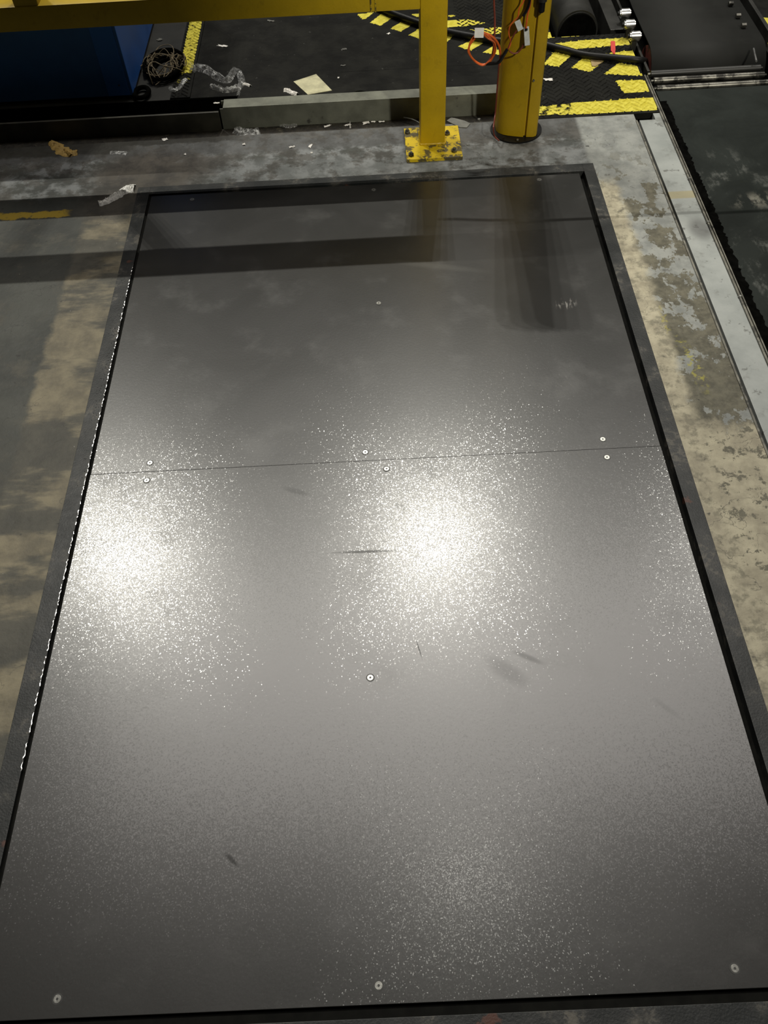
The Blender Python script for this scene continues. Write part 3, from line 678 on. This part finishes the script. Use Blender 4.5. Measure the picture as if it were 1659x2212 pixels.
# shiny floor bolt
fb = thing('floor_bolt', 'small shiny bolt head in the concrete right of the yellow base plate', 'bolt', tuple(at(1011, 313)))
p = at(1011, 313); BM().cyl(p-Vector((0, 0, .002)), p+Vector((0, 0, .003)), .0075, 20, .006, bev=.001).build('head', M_screw, fb, True)
fb = thing('floor_bolt', 'small bolt head in the concrete at the back between post and column', 'bolt', tuple(at(1035, 257)))
p = at(1035, 258); BM().cyl(p-Vector((0, 0, .002)), p+Vector((0, 0, .003)), .006, 20, .005, bev=.001).build('head', M_screw, fb, True)
# bolts along the rail at the right
for i, (px, py) in enumerate(((1491, 386), (1534, 480), (1616, 640))):
    p = at(px, py, .004); p.x = 1.049; p.z = .004
    tag(BM().cyl(p, p+Vector((0, 0, .004)), .0055, 12, .004).build('rail_screw', M_screw, None, True), ['shiny screw head on the right rail, farthest one', 'shiny screw head on the right rail, middle one', 'shiny screw head on the right rail, nearest one'][i], 'screw', 'screws along the right rail')
# crumpled tissue strip
def crumple(name, pts, wid, mat, label, cat, z0=0, seed=1, hgt=.012, nn=40, thick=True):
    """a crushed, folded ribbon following pts (px) on height z0"""
    P = [at(a, b_, z0) for a, b_ in pts]; Q = []
    for i in range(len(P)-1):
        a, b_, c, d = P[max(i-1, 0)], P[i], P[i+1], P[min(i+2, len(P)-1)]
        k = max(3, nn//(len(P)-1))
        for j in range(k):
            t = j/k; Q.append(.5*((2*b_)+(c-a)*t+(2*a-5*b_+4*c-d)*t*t+(3*b_-a-3*c+d)*t**3))
    Q.append(P[-1]); bm = BM(); rows = []; W_ = 9
    for i, q in enumerate(Q):
        tg_ = (Q[min(i+1, len(Q)-1)]-Q[max(i-1, 0)]).normalized(); sd = Vector((-tg_.y, tg_.x, 0)); f = i/(len(Q)-1)
        w_ = wid(f) if callable(wid) else wid
        w_ *= 1+.35*mn.noise(Vector((f*9, seed, 0)))
        row = []
        for k in range(W_):
            s_ = k/(W_-1)*2-1
            zz = hgt*(1-s_*s_)*(.55+.9*abs(mn.noise(Vector((f*22, s_*2.5+seed, seed)))))+.0008
            row.append(bm.b.verts.new(q+sd*w_*s_*(1+.25*mn.noise(Vector((f*30, s_, seed+5))))+Vector((0, 0, zz))))
        rows.append(row)
    for i in range(len(rows)-1):
        for k in range(W_-1): bm.b.faces.new((rows[i][k], rows[i][k+1], rows[i+1][k+1], rows[i+1][k]))
    o = bm.build(name, mat); md = o.modifiers.new('s', 'SOLIDIFY'); md.thickness = .0008
    return tag(o, label, cat)
crumple('tissue', [(214, 442), (228, 438), (245, 428), (262, 418), (277, 409), (291, 408)], lambda f: .012+.012*f, M_tissue, 'crumpled twisted strip of white tissue on the brown concrete', 'tissue', seed=3, hgt=.014)
crumple('work_glove', [(110, 308), (122, 316), (135, 326), (150, 332), (168, 330)], lambda f: .013+.012*math.sin(f*3.0), M_glove, 'yellow tan crumpled leather scrap lying against the dark kerb', 'scrap', z0=0, seed=8, hgt=.009)
crumple('glove_finger', [(140, 328), (148, 334), (154, 338)], .008, M_glove, 'short tan finger of the crumpled scrap', 'scrap', seed=4, hgt=.01)
g_, f_ = bpy.data.objects['work_glove'], bpy.data.objects['glove_finger']; f_.parent = g_; g_.name = 'leather_scrap'; f_.name = 'scrap_tail'
for k in ('label', 'category'): del f_[k]
crumple('film_strip', [(425, 146), (445, 152), (462, 162), (478, 172), (490, 176), (497, 168), (505, 156), (515, 158), (522, 172), (520, 186), (508, 195), (488, 198), (468, 193), (456, 189)],
        lambda f: .022-.013*f, M_film, 'long twisted strip of clear wrap curling on the dark mat', 'plastic film', seed=5, hgt=.02, nn=90)
crumple('film_strip', [(519, 186), (516, 198), (514, 208)], .006, M_film, 'short tail of clear wrap beside the long twisted strip', 'plastic film', seed=6, hgt=.008, nn=16)
crumple('film_strip', [(524, 183), (532, 183), (541, 187)], .006, M_white, 'bright white tip of wrap right of the twisted strip', 'plastic film', seed=7, hgt=.008, nn=16)
crumple('film_strip', [(368, 190), (376, 196), (388, 190), (394, 180), (402, 172)], .010, M_film, 'small loop of clear wrap on the faded end of the yellow strip', 'plastic film', seed=9, hgt=.01, nn=30)
crumple('film_patch', [(510, 282), (525, 286), (545, 287), (560, 284)], .024, M_film, 'flattened clear wrap in the groove under the channel end', 'plastic film', z0=zg, seed=10, hgt=.016, nn=40)
crumple('film_patch', [(606, 271), (618, 273), (628, 274), (640, 270)], .010, M_film, 'crinkled clear wrap scrap in the groove below the channel', 'plastic film', z0=zg, seed=11, hgt=.010, nn=24)
crumple('foil_scrap', [(614, 196), (622, 197), (632, 202), (643, 205)], .010, M_white, 'shiny crumpled scrap on the mat left of the cream card', 'scrap', seed=12, hgt=.012, nn=24)
crumple('film_patch', [(410, 142), (418, 150), (414, 158)], .012, M_film, 'balled clear wrap at the end of the yellow strip', 'plastic film', seed=13, hgt=.02, nn=20)
crumple('film_patch', [(238, 331), (255, 330), (275, 333)], .010, M_film, 'thin clear wrap on the concrete beside the leather scrap', 'plastic film', seed=14, hgt=.006, nn=20)
# twine tangle
rnd = random.Random(5)
def tangle(name, cx, cy, rx, ry, n, label, rad, z0=.0):
    bm = BM(); c = at(cx, cy)
    for k in range(n):
        ph = rnd.uniform(0, 6.28); e = rnd.uniform(.55, 1.1); pts = []
        for i in range(rnd.randint(8, 14)):
            a = ph+i*.62
            pts.append(c+Vector((math.cos(a)*rx*e*rnd.uniform(.55, 1.15), math.sin(a)*ry*e*rnd.uniform(.55, 1.15), .004+rnd.uniform(0, .04))))
        bm.tube(pts, rad, 6, 4)
    return tag(bm.build(name, M_twine, None, True), label, 'twine')
tangle('twine_tangle', 352, 150, .072, .12, 7, 'tangled coil of straw coloured twine beside the blue bin', .0016)
t2 = tangle('twine_tangle', 392, 146, .026, .05, 6, 'small bundle of twine at the edge of the yellow strip', .0018)
tag(BM().tube([at(330, 182, .004), at(324, 165, .03), at(320, 148, .045), at(325, 137, .04), at(335, 134, .04), at(350, 141, .05), at(368, 145, .045), at(385, 149, .03), at(398, 156, .01)], .0022, 8).build('twine_strand', M_twine, None, True), 'single pale strand of twine arching over the tangle', 'twine')
b = BM(); 
for k in range(5): b.tube([at(350, 150, 0)+Vector((.012+math.cos(a*.6+k)*(.04+.010*k), math.sin(a*.6+k)*(.07+.013*k), .006+.004*k)) for a in range(11)], .006, 8, 4)
tag(b.build('rubber_hose_coil', M_black, None, True), 'black coiled rubber tube lying under the twine tangle', 'hose')
# black ring
b = BM(); c = at(306, 200, .012); b.tube([c+Vector((math.cos(i*.523)*.028, math.sin(i*.523)*.040, 0)) for i in range(12)], .009, 10, 4, True)
tag(b.build('black_ring', M_black, None, True), 'black rubber ring lying at the corner of the blue bin', 'ring')
